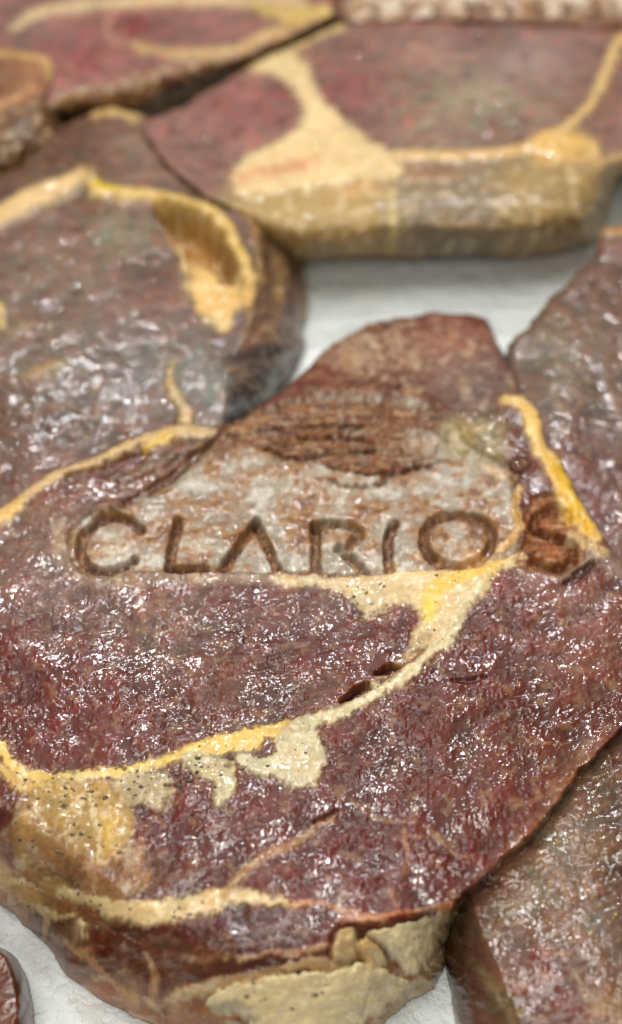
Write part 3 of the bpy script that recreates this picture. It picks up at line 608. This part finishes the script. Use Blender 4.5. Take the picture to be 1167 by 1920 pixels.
BKw = [poly([(440, 362), (560, 348), (740, 320), (760, 480), (600, 500), (440, 470)], (174, 146, 92), 'fat', 30, .85, .0, 6), poly([(750, 322), (920, 312), (930, 480), (760, 490)], (130, 114, 92), 'fat', 38, .95, .0, 8),  # side colours darkened to carry the shade on this face
       line([(735, 370, 8), (738, 430, 9), (736, 480, 8)], (206, 186, 126), 'fat', 6, .6, .02), line([(690, 380, 4), (690, 480, 4)], (150, 120, 66), 'fat', 6, .6, -.03), poly([(950, 305), (1110, 300), (1120, 450), (960, 475)], (146, 122, 74), 'fat', 22, .7, .0, 8),
       line([(940, 400, 4), (990, 430, 5), (1030, 460, 4)], (186, 160, 112), 'fat', 8, .5, .02), line([(760, 310, 8), (800, 325, 10), (850, 320, 8)], (140, 82, 58), 'fat', 10, .7, .0), blob(660, 350, 60, 14, (210, 150, 100), .6), line([(985, 275, 8), (1000, 290, 9)], (156, 108, 40), 'fat', 6, .7, .0)]
steak('raw_steak', 'thick raw steak with a tall pale fat side facing the camera, behind the bare paper', bk_out, bk_top, 2.6, 3.2, (126, 86, 80), BKw+BK, (250, 10, 1345, 500), None,
      'raw steaks laid out on white paper', seed=41, rough=.24, wallrgb=(168, 140, 98), wallpow=4.5, wallflat=.8, fatrise=1, fibre=(1, .1), gs=.6, lean_amp=2.0, tone=(1.0, 1.12, 1.0))

# ------------------------------------------------------------------ top left steak
tl_out = [(-150, -60), (0, -90), (250, -120), (500, -90), (620, -40), (690, 10), (650, 40), (610, 60), (560, 95), (480, 135), (400, 170), (330, 205), (270, 232), (180, 240), (60, 240), (-60, 220), (-160, 200)]
tl_top = [(-250, -60), (0, -110), (250, -140), (500, -110), (640, -50), (700, 0), (650, 15), (600, 35), (540, 62), (440, 96), (370, 108), (290, 115), (210, 135), (130, 158), (60, 200), (-60, 200), (-220, 180)]
TL = [blob(200, 90, 140, 60, (130, 80, 78), .9), blob(150, 110, 60, 24, (140, 66, 66), .6), blob(330, 70, 80, 30, (110, 74, 70), .8), blob(250, 45, 30, 24, (118, 40, 42), .9), blob(30, 60, 60, 50, (112, 84, 80), .8),
      line([(30, 50, 5), (70, 25, 9), (130, 14, 8), (250, 4, 10), (400, -2, 12), (560, 4, 10)], (206, 178, 138), 'fat', 7, .95, .05, part='rim_fat'), line([(480, 10, 6), (530, 25, 9), (610, 22, 10), (640, 25, 6)], (204, 176, 96), 'fat', 7, .9, .04),
      line([(560, 100, 4), (520, 60, 9), (470, 82, 8), (420, 98, 7), (330, 103, 5), (250, 85, 3)], (202, 166, 110), 'fat', 7, .9, .05, part='rim_fat'), line([(540, 45, 8), (590, 30, 8)], (200, 166, 92), 'fat', 7, .9, .03),
      line([(230, 85, 2), (200, 60, 3), (215, 20, 3)], (170, 116, 100), 'fat', 6, .7, .02), line([(305, 150, 10), (330, 160, 14)], (76, 26, 22), 'lean', 9, .8, .0)]
steak('raw_steak', 'raw steak with pink lean and thin fat rim in the far left corner', tl_out, tl_top, 2.5, 3.4, (134, 88, 84), TL, (-165, -130, 700, 250), None,
      'raw steaks laid out on white paper', seed=61, rough=.22, gs=.6, lean_amp=2.0, tone=(1.0, 1.10, 1.0), wallrgb=(138, 104, 66), wallpow=2.4)

# ------------------------------------------------------------------ small brown-sided steak at the left edge
sl_out = [(-160, 90), (-40, 85), (40, 95), (90, 108), (112, 150), (130, 200), (180, 240), (160, 300), (80, 360), (0, 420), (-100, 460), (-200, 420)]
sl_top = [(-300, 80), (-40, 75), (40, 85), (100, 105), (98, 145), (70, 175), (20, 192), (-60, 210), (-240, 220)]
SLl = [blob(40, 140, 70, 34, (178, 138, 112), .9), line([(-20, 100, 6), (40, 100, 7), (90, 118, 9), (98, 150, 8)], (196, 156, 96), 'fat', 7, .9, .04, part='rim_fat'), line([(60, 165, 6), (20, 190, 7), (-20, 200, 7)], (190, 150, 100), 'fat', 6, .8, .02),
       line([(50, 200, 4), (52, 260, 4), (48, 330, 4)], (74, 44, 22), 'fat', 6, .7, -.03), line([(75, 180, 3), (80, 240, 4), (84, 300, 4)], (120, 84, 46), 'fat', 6, .6, .03), poly([(96, 160), (130, 200), (170, 240), (130, 262), (98, 240)], (54, 30, 18), 'lean', 10, .8, .0, 4)]
steak('raw_steak', 'raw steak end with a tall brown side at the left edge of the photo', sl_out, sl_top, 2.7, 3.2, (150, 104, 86), SLl, (-205, 70, 190, 465), None,
      'raw steaks laid out on white paper', seed=71, rough=.3, wallrgb=(92, 62, 34), wallpow=2.6)

# ------------------------------------------------------------------ far branded steak
fb_out = [(620, 30), (640, -40), (700, -120), (900, -160), (1167, -150), (1350, -100), (1380, 0), (1300, 70), (1170, 76), (1050, 62), (900, 52), (780, 48), (680, 52)]
fb_top = [(600, 20), (640, -50), (700, -140), (900, -180), (1167, -170), (1360, -120), (1400, 0), (1320, 40), (1170, 48), (1050, 44), (900, 38), (780, 34), (680, 38)]
FB = [poly([(660, 34), (680, -30), (760, -70), (1000, -80), (1250, -60), (1250, 20), (1160, 28), (1000, 30), (860, 30)], (196, 172, 146), 'cooked', 5, 1, -.05, 5, part='brand_mark')]
for x in (700, 760, 815, 880, 905, 950, 1010, 1060, 1120, 1150):
    FB.append(line([(x, 2, 8), (x+8, 14, 9), (x+4, 26, 8)], (84, 46, 24), 'char', 3, 1, -.22, 3))
for x in (880, 1060):
    FB.append(line([(x, 8, 6), (x+40, 6, 6)], (84, 46, 24), 'char', 3, 1, -.22, 3))
steak('branded_steak', 'far steak with blurred brand lettering, cut off by the top of the photo', fb_out, fb_top, 2.7, 3.4, (140, 104, 92), FB, (600, -165, 1385, 85), None,
      'raw steaks laid out on white paper', seed=81, rough=.3, wallrgb=(150, 110, 80), wallpow=2.4)

# ------------------------------------------------------------------ right steak
rt_out = [(1125, 440), (1150, 425), (1230, 420), (1330, 440), (1400, 600), (1400, 900), (1360, 1080), (1250, 1100), (1160, 1070), (1100, 1000), (1050, 920), (1000, 850), (975, 760), (948, 660), (990, 610), (1030, 560), (1080, 515), (1112, 480)]
rt_top = [(1119, 430), (1150, 415), (1230, 410), (1340, 430), (1410, 600), (1410, 900), (1370, 1090), (1250, 1110), (1150, 1080), (1090, 1010), (1040, 930), (990, 850), (965, 760), (938, 660), (985, 600), (1025, 550), (1075, 505), (1105, 478)]
RT = [blob(1080, 700, 120, 120, (104, 84, 74), .8), blob(1040, 600, 50, 60, (116, 86, 72), .7), blob(1140, 560, 60, 80, (112, 80, 70), .7), blob(1080, 860, 60, 60, (96, 52, 50), .8), blob(1120, 960, 50, 60, (100, 54, 54), .8), blob(1100, 780, 80, 50, (98, 76, 74), .7),
      line([(1120, 440, 6), (1150, 432, 9), (1200, 428, 9)], (170, 120, 70), 'fat', 6, .9, .04, part='rim_fat'), blob(1020, 660, 60, 40, (118, 106, 96), .6), blob(1050, 900, 30, 30, (110, 50, 50), .5)]
steak('raw_steak', 'raw steak at the right edge, beside the yellow fat edge of the seared steak', rt_out, rt_top, 2.15, 2.4, (106, 74, 68), RT, (935, 405, 1405, 1115), lambda U, V: -.25*ss(-U, -1040, -940)*ss(V, 560, 700)-.0*V,
      'raw steaks laid out on white paper', seed=91, rough=.22, gs=.85, lean_amp=1.4, tone=(.86, .97, .80))

# ------------------------------------------------------------------ lower right steak
lr_out = [(1080, 1350), (1180, 1330), (1330, 1340), (1400, 1500), (1420, 1800), (1380, 2080), (1200, 2140), (1000, 2130), (900, 2060), (866, 1960), (845, 1860), (832, 1790), (838, 1735), (850, 1690), (880, 1640), (940, 1560), (1000, 1480), (1040, 1410)]
lr_top = [(1080, 1330), (1180, 1310), (1350, 1320), (1420, 1500), (1440, 1800), (1300, 1960), (1150, 1990), (1020, 1960), (960, 1880), (930, 1800), (905, 1740), (890, 1690), (880, 1620), (930, 1550), (1000, 1450), (1040, 1390)]
LR = [blob(1060, 1600, 150, 110, (122, 102, 84), .85), blob(960, 1720, 60, 60, (106, 90, 62), .7), blob(960, 1760, 60, 50, (92, 58, 46), .8), blob(1040, 1850, 90, 50, (104, 44, 38), .9), blob(1120, 1740, 80, 80, (118, 98, 84), .8), blob(1120, 1450, 80, 50, (100, 82, 64), .8),
      blob(940, 1880, 40, 60, (104, 84, 48), .7), line([(890, 1810, 6), (930, 1860, 9), (960, 1920, 7)], (128, 112, 84), 'fat', 8, .7, .05), line([(1080, 1830, 4), (1110, 1880, 8), (1167, 1910, 10)], (150, 112, 74), 'fat', 8, .7, .04), blob(850, 1800, 30, 60, (50, 18, 12), .9),  # last blob: shade of the gap beside the main steak, painted dark
      blob(1150, 1880, 60, 40, (150, 120, 80), .6), blob(1000, 1510, 60, 50, (108, 94, 72), .7)]
steak('raw_steak', 'glossy olive-grey marinated steak in the lower right corner', lr_out, lr_top, 1.95, 2.1, (100, 66, 56), LR, (825, 1315, 1425, 2150), lambda U, V: .25*ss(U, 900, 1150),
      'raw steaks laid out on white paper', seed=101, rough=.11, gs=.8, lean_amp=1.6, wallpow=1.4, tone=(.90, .86, .74))

# ------------------------------------------------------------------ bottom left scrap
bl_out = [(-160, 1740), (-60, 1745), (0, 1775), (30, 1795), (52, 1835), (62, 1890), (66, 1960), (40, 2060), (-60, 2110), (-170, 2100)]
bl_top = [(-260, 1730), (-70, 1740), (-10, 1775), (10, 1800), (24, 1840), (30, 1890), (20, 1950), (-20, 2000), (-260, 2000)]
BLl = [blob(10, 1840, 30, 50, (110, 70, 38), .8), blob(20, 1900, 30, 50, (128, 66, 36), .7)]
steak('raw_steak', 'small brown corner of a steak poking in at the lower left', bl_out, bl_top, 1.5, 2.4, (112, 58, 38), BLl, (-175, 1735, 72, 2115), None,
      'raw steaks laid out on white paper', seed=111, rough=.2)

# ------------------------------------------------------------------ ground pepper and rub: small solid chips, far too many to count
def simple_mat(name, ramp, rough=.5, **kw):
    m = bpy.data.materials.new(name); m.use_nodes = True
    N = m.node_tree.nodes; Lk = m.node_tree.links; b = N['Principled BSDF']
    tc = N.new('ShaderNodeTexCoord'); n = N.new('ShaderNodeTexNoise'); n.inputs['Scale'].default_value = 380; n.inputs['Detail'].default_value = 3
    Lk.new(tc.outputs['Object'], n.inputs['Vector'])
    r = N.new('ShaderNodeValToRGB'); r.color_ramp.elements[0].position = .35; r.color_ramp.elements[1].position = .65
    r.color_ramp.elements[0].color = (*lin(ramp[0]), 1); r.color_ramp.elements[1].color = (*lin(ramp[1]), 1)
    Lk.new(n.outputs[0], r.inputs[0]); Lk.new(r.outputs[0], b.inputs['Base Color']); b.inputs['Roughness'].default_value = rough
    for k, v in kw.items(): b.inputs[k.replace('_', ' ')].default_value = v
    return m
def chips(name, label, cat, mat, spots, seed):
    rnd = random.Random(seed); V = []; F = []
    for (sn, u, v, ru, rv, n, s0, s1) in spots:
        for _ in range(n):
            a = rnd.gauss(u, ru*.55); b = rnd.gauss(v, rv*.55)
            p = surf_point(sn, a, b)
            if p is None or p[2] < .3: continue
            s = s0*.7+(s1*1.25-s0*.7)*rnd.random()**2.6
            k = rnd.choice((4, 5, 6)); ph = rnd.random()*6.28; el = rnd.uniform(1, 2.0)
            c0 = len(V); tilt = rnd.uniform(-.4, .4)
            for layer in (0, 1):
                for i in range(k):
                    an = ph+i*6.283/k; rr = s*rnd.uniform(.7, 1.15)*(1 if layer == 0 else .75)
                    dx = math.cos(an)*rr*el; dy = math.sin(an)*rr
                    V.append((p[0]+dx, p[1]+dy, p[2]-.4*s+layer*s*rnd.uniform(.9, 1.4)+dx*tilt))
            for i in range(k):
                j = (i+1) % k; F.append((c0+i, c0+j, c0+k+j, c0+k+i))
            F.append(tuple(c0+k+i for i in range(k)))
    me = bpy.data.meshes.new(name); me.from_pydata([(x*CM, y*CM, z*CM) for x, y, z in V], [], F)
    me.materials.append(mat)
    o = bpy.data.objects.new(name, me); C.objects.link(o); o['kind'] = 'stuff'; o['label'] = label; o['category'] = cat

pep = simple_mat('black_pepper', ((52, 42, 34), (118, 98, 72)), .6)
rub = simple_mat('yellow_spice_rub', ((150, 112, 44), (196, 170, 106)), .35)
PS = [(3, 120, 1490, 110, 40, 60, .012, .035), (3, 290, 1470, 90, 35, 60, .012, .034), (3, 400, 1440, 60, 35, 34, .010, .03), (3, 500, 1420, 60, 20, 26, .010, .028), (3, 130, 1580, 110, 70, 70, .010, .032),
      (3, 150, 1680, 140, 40, 55, .010, .03), (3, 330, 1720, 160, 40, 50, .010, .03), (3, 690, 1120, 60, 26, 34, .006, .024), (3, 870, 1160, 50, 70, 45, .008, .024), (3, 900, 1080, 80, 30, 26, .008, .022),
      (3, 730, 1290, 90, 40, 18, .008, .02), (3, 560, 1870, 220, 40, 26, .010, .03), (3, 750, 1800, 80, 80, 22, .008, .024), (3, 1060, 970, 30, 80, 12, .008, .02), (3, 560, 1410, 50, 50, 20, .006, .016), (3, 420, 1600, 200, 80, 60, .006, .018), (3, 300, 1250, 260, 120, 60, .005, .014), (3, 850, 1450, 200, 120, 60, .005, .014), (21, 150, 700, 200, 90, 50, .008, .02), (101, 1030, 1560, 120, 120, 50, .006, .018)]
chips('pepper_flecks', 'ground black pepper flecks scattered over the fat seams of the seared steak', 'ground pepper', pep, PS, 5)
RS = [(3, 560, 1250, 300, 120, 160, .006, .014), (3, 870, 1380, 220, 160, 160, .006, .014), (3, 300, 1150, 250, 60, 80, .006, .014), (21, 150, 700, 260, 130, 420, .010, .022), (21, 250, 450, 120, 50, 90, .012, .026),
      (91, 1070, 720, 120, 180, 300, .010, .024), (101, 1080, 1650, 160, 190, 200, .008, .022), (41, 880, 190, 130, 70, 160, .02, .04)]
chips('spice_rub', 'fine yellowish seasoning grains spread over the steaks', 'seasoning', rub, RS, 9)

# ------------------------------------------------------------------ thin smoke still rising from the hot brand
def smoke(name, c, r, dens, label):
    import bmesh
    bm = bmesh.new(); bmesh.ops.create_icosphere(bm, subdivisions=4, radius=1)
    for v in bm.verts:
        n = 1+.22*math.sin(v.co.x*3.1+v.co.y*2)+.15*math.sin(v.co.z*4+v.co.x*5)
        v.co = Vector((v.co.x*r[0]*n, v.co.y*r[1]*n, v.co.z*r[2]))*CM
    me = bpy.data.meshes.new(name); bm.to_mesh(me); bm.free()
    m = bpy.data.materials.new('thin_smoke'); m.use_nodes = True
    N = m.node_tree.nodes; Lk = m.node_tree.links; N.remove(N['Principled BSDF'])
    v = N.new('ShaderNodeVolumePrincipled'); v.inputs['Color'].default_value = (.86, .87, .9, 1); v.inputs['Anisotropy'].default_value = .2
    tc = N.new('ShaderNodeTexCoord')
    n = N.new('ShaderNodeTexNoise'); n.inputs['Scale'].default_value = 55; n.inputs['Detail'].default_value = 3; n.inputs['Distortion'].default_value = 1.2
    Lk.new(tc.outputs['Object'], n.inputs['Vector'])
    # density falls to nothing at the edge of the wisp
    sc_ = N.new('ShaderNodeVectorMath'); sc_.operation = 'MULTIPLY'; sc_.inputs[1].default_value = [1/(q*CM) for q in r]
    ln = N.new('ShaderNodeVectorMath'); ln.operation = 'LENGTH'
    Lk.new(tc.outputs['Object'], sc_.inputs[0]); Lk.new(sc_.outputs[0], ln.inputs[0])
    mr = N.new('ShaderNodeMapRange'); mr.inputs[1].default_value = .95; mr.inputs[2].default_value = .15; mr.inputs[3].default_value = 0; mr.inputs[4].default_value = dens
    Lk.new(ln.outputs['Value'], mr.inputs[0])
    m2 = N.new('ShaderNodeMapRange'); m2.inputs[1].default_value = .38; m2.inputs[2].default_value = .7; m2.inputs[3].default_value = .25; m2.inputs[4].default_value = 1.6
    Lk.new(n.outputs[0], m2.inputs[0])
    mu = N.new('ShaderNodeMath'); mu.operation = 'MULTIPLY'; Lk.new(mr.outputs[0], mu.inputs[0]); Lk.new(m2.outputs[0], mu.inputs[1])
    Lk.new(mu.outputs[0], v.inputs['Density']); Lk.new(v.outputs[0], N['Material Output'].inputs['Volume'])
    me.materials.append(m)
    o = bpy.data.objects.new(name, me); C.objects.link(o); o.location = [q*CM for q in c]
    o['kind'] = 'stuff'; o['label'] = label; o['category'] = 'smoke'
def at(u, v, z):
    x, y = unproj(u, v, z); return (float(x), float(y), z)
smoke('smoke_wisp', at(340, 650, 4.2), (3.4, 2.6, 1.3), 9, 'thin grey smoke drifting over the steak left of the brand')
smoke('smoke_wisp', at(60, 1060, 4.2), (2.6, 1.8, 1.2), 8, 'faint pale smoke near the left edge beside the letter C')
smoke('smoke_wisp', at(900, 710, 4.2), (1.8, 1.3, 1.2), 9, 'faint smoke above the tip of the seared steak on the right')

# ------------------------------------------------------------------ clear droplets of meat juice
jm = bpy.data.materials.new('clear_juice'); jm.use_nodes = True
JN = jm.node_tree.nodes; JL = jm.node_tree.links; JN.remove(JN['Principled BSDF'])
jn = JN.new('ShaderNodeTexNoise'); jn.inputs['Scale'].default_value = 300
jr = JN.new('ShaderNodeValToRGB'); jr.color_ramp.elements[0].color = (.80, .77, .62, 1); jr.color_ramp.elements[1].color = (.95, .94, .86, 1)
jt = JN.new('ShaderNodeBsdfTransparent'); jg = JN.new('ShaderNodeBsdfGlossy'); jg.inputs['Roughness'].default_value = .06
jf = JN.new('ShaderNodeFresnel'); jf.inputs['IOR'].default_value = 1.38; jx = JN.new('ShaderNodeMixShader')
JL.new(jn.outputs[0], jr.inputs[0]); JL.new(jr.outputs[0], jt.inputs['Color']); JL.new(jf.outputs[0], jx.inputs[0])
JL.new(jt.outputs[0], jx.inputs[1]); JL.new(jg.outputs[0], jx.inputs[2]); JL.new(jx.outputs[0], JN['Material Output'].inputs['Surface'])
def droplet(sd, u, v, r, label):
    p = surf_point(sd, u, v)
    n = 28; V = []; F = []
    for i in range(n//2+1):
        th = math.pi*i/(n//2)
        for k in range(n):
            ph = 2*math.pi*k/n; q = 1+.07*math.sin(3*ph+u)+.05*math.sin(2*ph)
            V.append((math.sin(th)*math.cos(ph)*r*q*CM, math.sin(th)*math.sin(ph)*r*q*.9*CM, math.cos(th)*r*.55*CM))
    for i in range(n//2):
        for k in range(n):
            a = i*n+k; b = i*n+(k+1) % n; F.append((a, a+n, b+n, b))
    me = bpy.data.meshes.new('juice_droplet'); me.from_pydata(V, [], F); me.materials.append(jm)
    me.polygons.foreach_set('use_smooth', np.ones(len(F), bool))
    o = bpy.data.objects.new('juice_droplet', me); C.objects.link(o); o.location = [p[0]*CM, p[1]*CM, (p[2]+.02)*CM]
    o['label'] = label; o['category'] = 'droplet'
droplet(3, 975, 872, .23, 'clear round bubble of juice beside the yellow edge fat, above the letter S')
